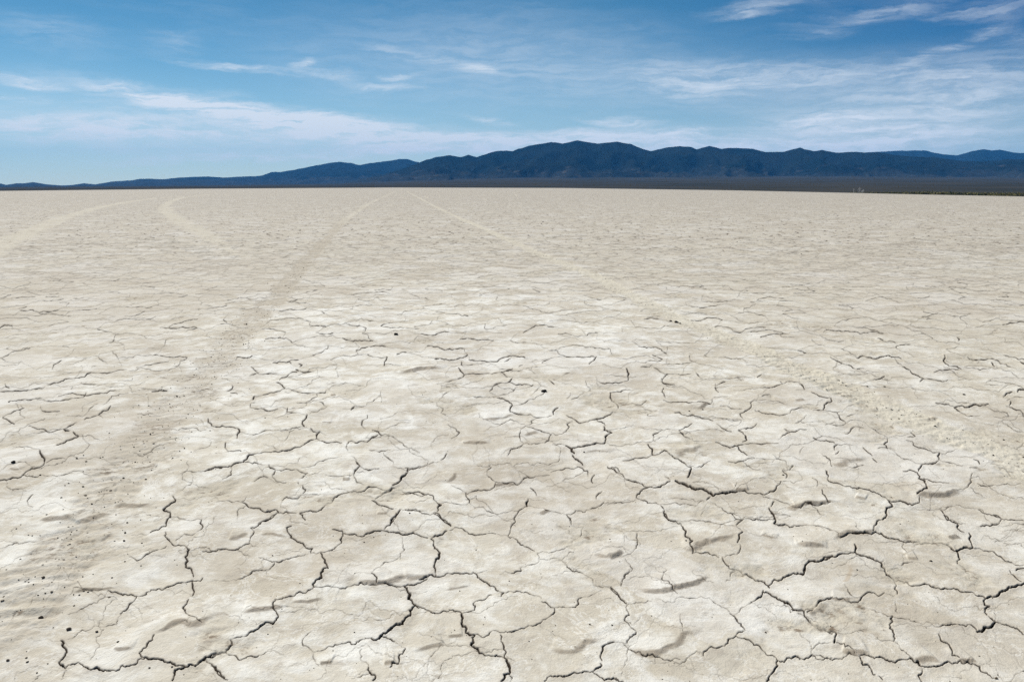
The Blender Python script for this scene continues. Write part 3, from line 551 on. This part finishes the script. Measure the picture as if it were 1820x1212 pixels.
cellv = n.new('ShaderNodeSeparateColor', {0: vc}).outputs[0]
base = n.mix(n.math('MULTIPLY', n.ramp(cellv, .0, .5, .26, 0), 1.0), base, (.36, .315, .26))
base = n.mix(n.ramp(cellv, .6, 1.0, 0, .30), base, (.60, .585, .555))
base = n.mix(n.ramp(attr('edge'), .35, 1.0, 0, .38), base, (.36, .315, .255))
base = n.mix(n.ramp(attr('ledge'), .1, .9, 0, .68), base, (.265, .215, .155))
# pressed tracks: powdery and even, with crumbs of darker mud
base = n.mix(n.math('MULTIPLY', pt, .70), base, (.495, .458, .368))
base = n.mix(n.math('MULTIPLY', dt, n.ramp(n3, .30, .62, .36, .72)), base, (.360, .318, .248))
cr = n.math('ADD', n.noise(P2, 30, 6, .72).outputs[0], n.math('MULTIPLY', n.math('SUBTRACT', n.noise(P2, 4.5, 3, .6).outputs[0], .5), .45))
base = n.mix(n.math('MULTIPLY', n.ramp(cr, .54, .66), n.math('ADD', n.math('MULTIPLY', dt, .85), n.math('MULTIPLY', pt, .55))), base, (.185, .145, .105))
col = n.mix(fcr, base, (.115, .09, .065))  # far cracks have no depth; their inner shade is painted in
col = n.mix(n.math('MULTIPLY', attr('crack'), 1.7, clamp=True), col, (.030, .022, .015))  # dark crack soil, taken near-black to paint the shade inside
bh = n.math('ADD', n.math('MULTIPLY', n2, .012), n.math('ADD', n.math('MULTIPLY', n3, .005), n.math('MULTIPLY', n4, .0012)))
bh = n.math('ADD', bh, n.math('MULTIPLY', n.math('MULTIPLY', n.ramp(vd, 0.0, .10), far), .010))
bmp = n.new('ShaderNodeBump', {'Strength': .8, 'Distance': 1.0, 'Height': bh})
bs = n.new('ShaderNodeBsdfPrincipled', {'Base Color': col, 'Roughness': .95, 'Specular IOR Level': .12, 'Normal': bmp.outputs[0]})
n.new('ShaderNodeOutputMaterial', {'Surface': bs.outputs[0]})

def sub_mesh(name, fmask):
    q = quads[fmask]; vi = np.unique(q); mp = np.zeros(NR * NC, np.int32); mp[vi] = np.arange(len(vi))
    return quads_mesh(name, co[vi], mp[q], {k: v[vi] for k, v in attrs.items()})
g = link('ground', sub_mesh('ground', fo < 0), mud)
tag(g, 'pale cracked dry lake bed reaching to the mountains', kind='structure')
TL = ['brownish crumbled tyre track running away on the left of the middle', 'straight pale tyre track crossing the right half of the lake bed',
      'pale curved tyre track leaving through the left edge of the lake bed', 'short pale hooked tyre track curving far off left of centre']
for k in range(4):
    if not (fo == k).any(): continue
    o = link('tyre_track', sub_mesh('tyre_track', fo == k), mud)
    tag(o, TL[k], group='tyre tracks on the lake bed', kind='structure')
# the same lake bed beside and behind the viewer
xe0, xe1 = X[0, 0], X[0, -1]; ye = Y[0, 0]; xa, ya = X[-1, 0], Y[-1, 0]; xb, yb = X[-1, -1], Y[-1, -1]
import bmesh
bm = bmesh.new()
L0 = [bm.verts.new((X[i, 0], Y[i, 0], H[i, 0])) for i in list(range(0, NR, 40)) + [NR - 1]]
R0 = [bm.verts.new((X[i, -1], Y[i, -1], H[i, -1])) for i in list(range(0, NR, 40)) + [NR - 1]]
fl = bm.verts.new((-6000, ya, -6)); fr_ = bm.verts.new((6000, yb, -6)); bl = bm.verts.new((-6000, -6000, 0)); br = bm.verts.new((6000, -6000, 0))
mid = [bm.verts.new((X[0, j], Y[0, j], H[0, j])) for j in range(1, NC - 1, 20)]
row = [L0[0]] + mid + [R0[0]]
for a, b in zip(L0, L0[1:]): bm.faces.new((a, b, fl))
for a, b in zip(R0, R0[1:]): bm.faces.new((b, a, fr_))
for a, b in zip(row, row[1:]): bm.faces.new((a, b, bl)) if b.co.x < 0 else bm.faces.new((a, b, br))
k = next(i for i, v in enumerate(row) if v.co.x >= 0)
bm.faces.new((row[k - 1], br, bl)) ; bm.faces.new((L0[0], fl, bl)); bm.faces.new((R0[0], br, fr_))
bm.normal_update()
for f in bm.faces:
    if f.normal.z < 0: f.normal_flip()
me = bpy.data.meshes.new('ground_behind'); bm.to_mesh(me); bm.free()
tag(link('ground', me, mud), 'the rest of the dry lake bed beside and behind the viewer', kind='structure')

# ------------------------------------------------------------------ beyond the lake bed: the shrub plain and the mountains
def rock_material(name, c1, c2, c3, scale, fans=False):
    m = bpy.data.materials.new(name); m.use_nodes = True; m.node_tree.nodes.clear(); q = NT(m.node_tree)
    p = q.new('ShaderNodeNewGeometry').outputs['Position']
    a = q.noise(p, scale, 6, .6).outputs[0]; b = q.noise(p, scale * 6, 5, .65).outputs[0]
    c = q.mix(q.ramp(a, .38, .62), c1, c2); c = q.mix(q.ramp(b, .56, .76, 0, .5), c, c3)
    if fans:                                                        # pale gravel fans and bare knolls at the foot of the range
        z = q.new('ShaderNodeSeparateXYZ', {0: p}).outputs[2]; n5 = q.noise(p, 1 / 240., 5, .6).outputs[0]
        zz = q.math('ADD', z, q.math('MULTIPLY', q.math('SUBTRACT', n5, .5), 190.))
        c = q.mix(q.ramp(zz, 118, 48, 0, .85), c, (.026, .029, .028))
        c = q.mix(q.math('MULTIPLY', q.ramp(zz, 150, 80), q.ramp(b, .54, .70)), c, (.060, .058, .052))
    s = q.new('ShaderNodeBsdfPrincipled', {'Base Color': c, 'Roughness': 1.0, 'Specular IOR Level': 0.0})
    q.new('ShaderNodeOutputMaterial', {'Surface': s.outputs[0]}); return m
azg = np.linspace(R(-58), R(58), 700)
def ele(v): return -(np.asarray(v, float) - HOR)                                     # rows above the true horizon
def to_h(u, v, r):
    """height of a thing at ground distance r (from the viewer) seen at photograph (u, v)"""
    dx, dz = (u - 910) / F, (606 - v) / F
    y = cp + dz * sp; z = -sp + dz * cp
    return 1.0 + r * z / np.hypot(dx, y)
# plain: from the rim of the playa up to the foot of the mountains
FOOTU = np.array([-900, 0, 300, 600, 760, 900, 1100, 1300, 1500, 1820, 2400.])
FOOTV = np.array([333, 333.5, 331.5, 328, 322, 318, 317, 316, 316, 318, 320.])
RF = 4300.0
fa = az_of(FOOTU)
def foot_h(a): return np.interp(a, fa, [to_h(u, v, RF) for u, v in zip(FOOTU, FOOTV)])
Dz, dvz = rim(azg); rr = []
for t in np.linspace(0, 1, 60): rr.append(Dz * .985 * (RF * 1.25 / Dz) ** t)
rr = np.array(rr); PX = rr * np.sin(azg); PY = rr * np.cos(azg)
zr = -(dvz / F) * (Dz - 80) - 0.5; fh = foot_h(azg)
tl = np.clip((rr - Dz) / (RF - Dz), 0, 2)
PZ = zr + (fh - zr) * (tl ** 1.25) + (rr > Dz * 1.01) * (.5 + 2.0 * np.clip(tl * 5, 0, 1) * fbm(PX, PY, 1 / 180., 4))
plain_m = rock_material('shrub_plain', (.030, .033, .031), (.046, .045, .040), (.022, .025, .021), 1 / 260.)
pl = link('shrub_plain', quads_mesh('shrub_plain', np.stack([PX, PY, PZ], -1).reshape(-1, 3), grid_quads(*PX.shape)[:, ::-1]), plain_m)
tag(pl, 'dark shrub covered plain rising from the lake bed to the mountains', kind='structure')

def mountain(name, label, U, V, R0_, R1_, mat, seed, spur=1.0, naz=900, nr=90):
    ua = az_of(U); a = np.linspace(ua[0], ua[-1], naz)
    hv = np.array([to_h(u, v, R1_) for u, v in zip(U, V)]); target = np.interp(a, ua, hv) / R1_     # slope of sight of the skyline
    target = target + (fbm(a, a * 0, 160, 3, off=seed)) * .0006 * np.clip(target / .02, 0, 1)
    t = np.linspace(0, 1.35, nr)[:, None]; r = R0_ + (R1_ - R0_) * t; AA = np.repeat(a[None, :], nr, 0)
    r = np.repeat(r, naz, 1)
    x = r * np.sin(AA); y = r * np.cos(AA)
    wx = x + 260 * fbm(x, y, 1 / 700., 3, off=seed); wy = y + 260 * fbm(x, y, 1 / 700., 3, off=seed + 5)
    rid = (1 - 2.6 * np.abs(fbm(wx * 1.0, wy * .45, 1 / 420., 5, .52, off=seed + 2)))                 # ridges running down to the plain
    prof = np.where(t < 1, np.clip(t, 0, 1) ** 1.35, 1 - 1.6 * (t - 1))
    low = (t * (1.02 - np.clip(t, 0, 1))) * 1.25
    z = prof + spur * low * (rid - .45) * .8
    z = np.where(t <= 0, -.05, z)
    ang_ = z / r; k = target / np.maximum(ang_.max(0), 1e-9)
    fhh = foot_h(a)
    Zm = z * k
    base = np.minimum(fhh, 0.9 * target * R0_)                                                        # the foot sinks into the plain
    Zm = Zm + base * np.clip(1 - t, 0, 1) * 0.0 
    Zm = np.where(t <= 0.001, np.minimum(Zm, -30), Zm)
    o = link(name, quads_mesh(name, np.stack([x, y, Zm], -1).reshape(-1, 3), grid_quads(nr, naz)[:, ::-1]), mat)
    tag(o, label, kind='structure'); return o
rock = rock_material('mountain_rock', (.0045, .009, .0090), (.010, .014, .0125), (.024, .025, .022), 1 / 420., True)
FRONT = [(520, 337), (600, 329), (640, 319), (680, 311), (720, 299), (745, 290), (760, 284), (780, 279), (800, 276), (820, 280), (833, 275), (848, 280), (870, 272), (890, 268), (910, 269), (940, 259), (980, 252.5), (1000, 256), (1025, 250), (1060, 256), (1095, 252), (1120, 257), (1140, 265), (1155, 269), (1180, 263), (1205, 260), (1225, 262), (1235, 266), (1257, 259.5), (1280, 265), (1295, 263), (1335, 265), (1355, 271), (1390, 270), (1417, 263), (1440, 269), (1455, 267), (1485, 272), (1515, 270), (1535, 272), (1555, 271), (1580, 275), (1620, 279), (1660, 280), (1690, 285), (1725, 287), (1760, 286), (1795, 283), (1820, 285), (1900, 280), (2050, 290), (2300, 284), (2600, 300)]
REARL = [(-700, 326), (-300, 322), (0, 326), (12, 329), (30, 326), (45, 326), (60, 324), (85, 328), (110, 330), (130, 329), (150, 326), (170, 328), (200, 323), (215, 322), (235, 321), (250, 318), (270, 318), (290, 319), (320, 316), (340, 315), (370, 314), (400, 316), (430, 314), (465, 313), (485, 306), (500, 306), (530, 301), (560, 295), (580, 291), (605, 288), (625, 290), (640, 294), (660, 290), (690, 287), (710, 283), (725, 283), (740, 288), (800, 300), (900, 320)]
REARR = [(1380, 300), (1450, 285), (1510, 274), (1555, 270), (1585, 268.5), (1635, 267.5), (1650, 271), (1670, 275), (1695, 277), (1720, 269), (1740, 265.5), (1755, 267.5), (1770, 266.5), (1795, 272), (1820, 272), (1900, 266), (2100, 275), (2400, 270), (2600, 290)]
mountain('mountains', 'long dark blue mountain range rising across the right half of the horizon', *zip(*FRONT), 4200., 6200., rock, 3)
mountain('mountains', 'low bluish hills tapering away on the left horizon', *zip(*REARL), 6500., 9500., rock, 8, naz=700, nr=60)
mountain('mountains', 'paler blue ridge peeping over the dark range at the right', *zip(*REARR), 8200., 10200., rock, 13, naz=500, nr=50)

# ------------------------------------------------------------------ stones, crumbs, brush and dust on the lake bed
_yc = Y[:, NC // 2]
def ground_z(x, y):
    i = min(int(np.searchsorted(_yc, y)), NR - 1); j = min(max(int(np.searchsorted(us, x / (Y[i, NC // 2] + A0))), 0), NC - 1)
    return float(H[i, j])
def flat_mat(name, c, c2, scale, rough=.9):
    m = bpy.data.materials.new(name); m.use_nodes = True; m.node_tree.nodes.clear(); q = NT(m.node_tree)
    p = q.new('ShaderNodeNewGeometry').outputs['Position']
    col_ = q.mix(q.ramp(q.noise(p, scale, 5, .65).outputs[0], .35, .65), c, c2)
    s = q.new('ShaderNodeBsdfPrincipled', {'Base Color': col_, 'Roughness': rough, 'Specular IOR Level': .25})
    q.new('ShaderNodeOutputMaterial', {'Surface': s.outputs[0]}); return m
def rock_bm(sx, sy, sz, seed, sub=3, jag_=.28):
    b = bmesh.new(); bmesh.ops.create_icosphere(b, subdivisions=sub, radius=1.0); r = random.Random(seed)
    planes = [(Vector((r.gauss(0, 1), r.gauss(0, 1), r.gauss(0, 1))).normalized(), r.uniform(.55, .92)) for _ in range(11)]
    for v in b.verts:
        d = v.co.normalized(); k = 1.0
        for pn, pd in planes:
            c = d.dot(pn)
            if c > 1e-3: k = min(k, pd / c)                    # broken flat faces
        nz = vnoise(np.array([d.x * 3 + seed]), np.array([d.y * 3 + d.z * 2.3]))[0]
        d = d * k * (1 + jag_ * .5 * float(nz)); v.co = Vector((d.x * sx, d.y * sy, d.z * sz + sz * .45))
    return b
def stone(name, u, v, wpx, hpx, label, cat, mat, seed, group=None, turn=0.0, sub=3):
    x, y = to_ground(u, v); m_ = math.hypot(x, y) ** 1.0; s = math.sqrt(x * x + y * y + 1) / F
    b = rock_bm(wpx / 2 * s, wpx / 2 * s * .8, hpx / 2 * s * 1.15, seed, sub)
    me = bpy.data.meshes.new(name); b.to_mesh(me); b.free()
    for p in me.polygons: p.use_smooth = sub > 2
    o = link(name, me, mat); o.location = (x, y, ground_z(x, y)); o.rotation_euler.z = turn
    return tag(o, label, cat, group)
dark_rock = flat_mat('dark_basalt', (.012, .010, .009), (.035, .030, .027), 90)
brown_clod = flat_mat('brown_clod', (.05, .038, .028), (.12, .095, .072), 60)
tan_clod = flat_mat('tan_clod', (.09, .072, .052), (.20, .165, .12), 300)
stone('stone', 967, 698, 11, 6.5, 'black stone lying alone in the middle of the pale cracked mud', 'stone', dark_rock, 3, turn=.3)
stone('clod', 704, 597, 8.5, 5, 'small dark clod on the mud, left of centre, farther off than the black stone', 'clod', dark_rock, 8, turn=1.0)
stone('clod', 1202, 573, 10, 5, 'largest dark clod of the little heap beside the right tyre track', 'clod', brown_clod, 12, turn=.4)
stone('clod', 1192, 571, 5, 2.8, 'small clod just left of the largest one beside the right tyre track', 'clod', brown_clod, 14)
stone('clod', 1209, 575, 4, 2.6, 'small clod touching the right side of the largest one beside the right tyre track', 'clod', brown_clod, 15)
stone('clod', 24, 824, 7, 5, 'dark clod on a tan mud plate at the left edge', 'clod', dark_rock, 21)
stone('clod', 72, 1094, 9, 5, 'brown clod in the crumbled left tyre track near the lower left corner', 'clod', brown_clod, 23, turn=.2)
stone('clod', 122, 1118, 9, 4.5, 'flat brown clod at the top end of the wide crack in the lower left corner', 'clod', brown_clod, 24, turn=.5)
PEB = [(151, 878, 6), (197, 871, 5), (109, 883, 4), (259, 851, 5), (194, 770, 3), (264, 720, 3.2), (220, 959, 5), (252, 964, 4), (172, 1122, 6), (210, 1142, 5), (194, 1059, 5), (77, 1023, 6),
       (199, 1025, 4), (14, 1174, 6), (49, 1177, 5), (647, 962, 3.4), (484, 986, 3.4), (533, 1039, 3.2), (476, 1127, 3), (630, 1124, 3.4), (728, 912, 3.6), (471, 743, 2.8), (751, 704, 2.8), (846, 973, 3.2), (817, 1047, 3),
       (1048, 1110, 4), (1088, 1112, 4), (1084, 956, 3.2), (1219, 965, 3.8), (1158, 1095, 3.2), (1408, 1084, 4), (1361, 1124, 4.4), (1654, 997, 5.5), (1523, 1015, 3.4), (1771, 1206, 6),
       (1225, 731, 4), (1249, 728, 4), (1392, 845, 5), (1038, 802, 4), (1541, 687, 5), (1572, 687, 4.4), (1713, 701, 5), (1784, 779, 4), (1766, 804, 4), (16, 716, 3.2), (153, 819, 4), (72, 846, 4),
       (266, 1189, 4), (306, 1189, 4), (66, 1196, 4), (47, 1169, 4), (962, 398, 3), (1424, 452, 3), (965, 395, 3), (1600, 930, 3), (905, 1030, 3), (940, 1140, 3), (1250, 1230, 3)]
proto = []
for k in range(5):
    b = rock_bm(1, .85, .62, 40 + k, 2, .4); me = bpy.data.meshes.new('pebble'); b.to_mesh(me); b.free()
    me.materials.append(brown_clod if k % 2 else tan_clod); proto.append(me)
for k, (u, v, px) in enumerate(PEB):
    x, y = to_ground(u, v); s = math.sqrt(x * x + y * y + 1) / F * px / 2
    o = bpy.data.objects.new('pebble', proto[k % 5]); C.objects.link(o)
    o.location = (x, y, ground_z(x, y)); o.scale = (s, s, s); o.rotation_euler.z = random.uniform(0, 6.28)
    tag(o, 'tiny dark brown pebble lying on the pale cracked mud', 'pebble', 'pebbles scattered over the cracked mud')

def scatter(name, pts, label, mat):
    """many lumps as one mesh: pts = (x, y, z, size)"""
    b = bmesh.new(); bmesh.ops.create_icosphere(b, subdivisions=1, radius=1.0)
    b.verts.ensure_lookup_table(); base_ = np.array([v.co for v in b.verts]); tri = np.array([[v.index for v in f.verts] for f in b.faces]); b.free()
    pts = np.array(pts); nb = len(base_); nP = len(pts)
    sc_ = pts[:, 3][:, None, None] * (np.array([1, 1, .7]) * rng.uniform(.6, 1.3, (nP, 1, 3))) * rng.uniform(.7, 1.2, (nP, nb, 1))
    cc = base_[None] * sc_ + pts[:, None, :3] + np.array([0, 0, .25]) * pts[:, 3][:, None, None]
    me = bpy.data.meshes.new(name); me.from_pydata(cc.reshape(-1, 3).tolist(), [], (tri[None] + (np.arange(nP) * nb)[:, None, None]).reshape(-1, 3).tolist())
    return tag(link(name, me, mat), label, kind='stuff')
cr_ = []
for (nm, g_, hw, kind), cnt in zip(TRACKS[:2], (650, 330)):
    for _ in range(cnt):
        k = random.randrange(0, len(g_) - 5); t = random.random(); p_ = g_[k] + (g_[k + 1] - g_[k]) * t
        x = p_[0] + random.gauss(0, hw * 1.05); y = p_[1] + random.gauss(0, hw * 1.05)
        if y < 1.2 or y > 14: continue
        s = random.uniform(.0010, .0026) * (1 + y * .10) * (1.5 if random.random() < .1 else 1)
        cr_.append((x, y, ground_z(x, y), s))
for _ in range(1500):
    y = 1.3 + 7 * random.random() ** 1.6; x = random.uniform(-.78, .78) * (y + .3)
    cr_.append((x, y, ground_z(x, y), random.uniform(.0006, .0016) * (1 + y * .1)))
scatter('soil_crumbs', cr_, 'dark soil crumbs strewn along the tyre tracks and over the mud', tan_clod)

# a strip of yellow green brush on the far right shore
def rim_point(u, back=0.0):
    a = float(az_of(u)); D_, dv_ = rim(a); r = float(D_) + back
    return r * math.sin(a), r * math.cos(a), -(float(dv_) / F) * (float(D_) - 80) - .3
tri_v = []; tri_f = []
for k in range(3600):
    u = 1510 + 760 * random.random(); dens = min(1, (u - 1510) / 140)
    if random.random() > .25 + .75 * dens: continue
    x, y, z = rim_point(u, 4 + 26 * random.random()); hh = (.7 + 2.0 * dens) * random.uniform(.45, 1.0); ww = random.uniform(.5, 1.3)
    for q_ in range(26):
        th = random.uniform(0, 6.28); rr_ = ww * math.sqrt(random.random()); zz = hh * (1 - .6 * (rr_ / ww) ** 2) * random.uniform(.3, 1)
        cx, cy, cz = x + rr_ * math.cos(th), y + rr_ * math.sin(th), z + zz; s = random.uniform(.2, .45)
        i = len(tri_v)
        for _ in range(3): tri_v.append((cx + random.gauss(0, s), cy + random.gauss(0, s), max(z, cz + random.gauss(0, s))))
        tri_f.append((i, i + 1, i + 2))
me = bpy.data.meshes.new('brush'); me.from_pydata(tri_v, [], tri_f)
tag(link('brush', me, flat_mat('brush_green', (.13, .125, .035), (.20, .17, .06), .08)), 'low strip of yellow green brush along the far right shore', kind='stuff')

# three thin plumes of dust at the far right shore
dust = bpy.data.materials.new('dust'); dust.use_nodes = True; dust.node_tree.nodes.clear(); q = NT(dust.node_tree)
dp = q.new('ShaderNodeVolumePrincipled', {'Color': (.93, .95, .95, 1), 'Density': 0.085, 'Anisotropy': .2})
q.new('ShaderNodeOutputMaterial', {'Volume': dp.outputs[0]})
for u, wd, ht, lab, sd_ in ((1517.5, 1.1, 4.0, 'leftmost of three thin white dust plumes on the far shore', 1), (1527.5, 1.5, 5.2, 'tallest, middle one of three thin dust plumes on the far shore', 2), (1533.5, 1.9, 3.0, 'low rightmost of three thin dust plumes on the far shore', 3)):
    x, y, z = rim_point(u, -6); b = bmesh.new(); r = random.Random(sd_); rings = []
    for i in range(11):
        t = i / 10; rad = wd * .5 * (.75 + .9 * t) * (1 - .75 * max(0, t - .8) / .2); ox, oy = r.gauss(0, .06) + .25 * t * t, r.gauss(0, .06)
        rings.append([b.verts.new((ox + rad * (1 + .2 * r.random()) * math.cos(k * math.pi / 5), oy + rad * (1 + .2 * r.random()) * math.sin(k * math.pi / 5), ht * t)) for k in range(10)])
    for a_, c_ in zip(rings, rings[1:]):
        for k in range(10): b.faces.new((a_[k], a_[(k + 1) % 10], c_[(k + 1) % 10], c_[k]))
    b.faces.new(rings[0][::-1]); b.faces.new(rings[-1])
    me = bpy.data.meshes.new('dust_plume'); b.to_mesh(me); b.free()
    o = link('dust_plume', me, dust); o.location = (x, y, z + .35)
    tag(o, lab, 'dust plume', 'dust plumes at the far shore')


# ------------------------------------------------------------------ the air
hz = bpy.data.materials.new('haze'); hz.use_nodes = True; hz.node_tree.nodes.clear(); q = NT(hz.node_tree)
pv = q.new('ShaderNodeVolumePrincipled', {'Color': (0.08, 0.41, 1.0, 1.0), 'Density': 4.4e-5, 'Anisotropy': 0.0})
q.new('ShaderNodeOutputMaterial', {'Volume': pv.outputs[0]})
bm = bmesh.new(); bmesh.ops.create_cube(bm, size=1.0)
for v in bm.verts:
    v.co.x *= 30000; v.co.y = 3000 + v.co.y * 22000; v.co.z = 290 + v.co.z * 680
me = bpy.data.meshes.new('haze'); bm.to_mesh(me); bm.free()
tag(link('haze', me, hz), 'thin blue haze over the whole plain', kind='stuff')
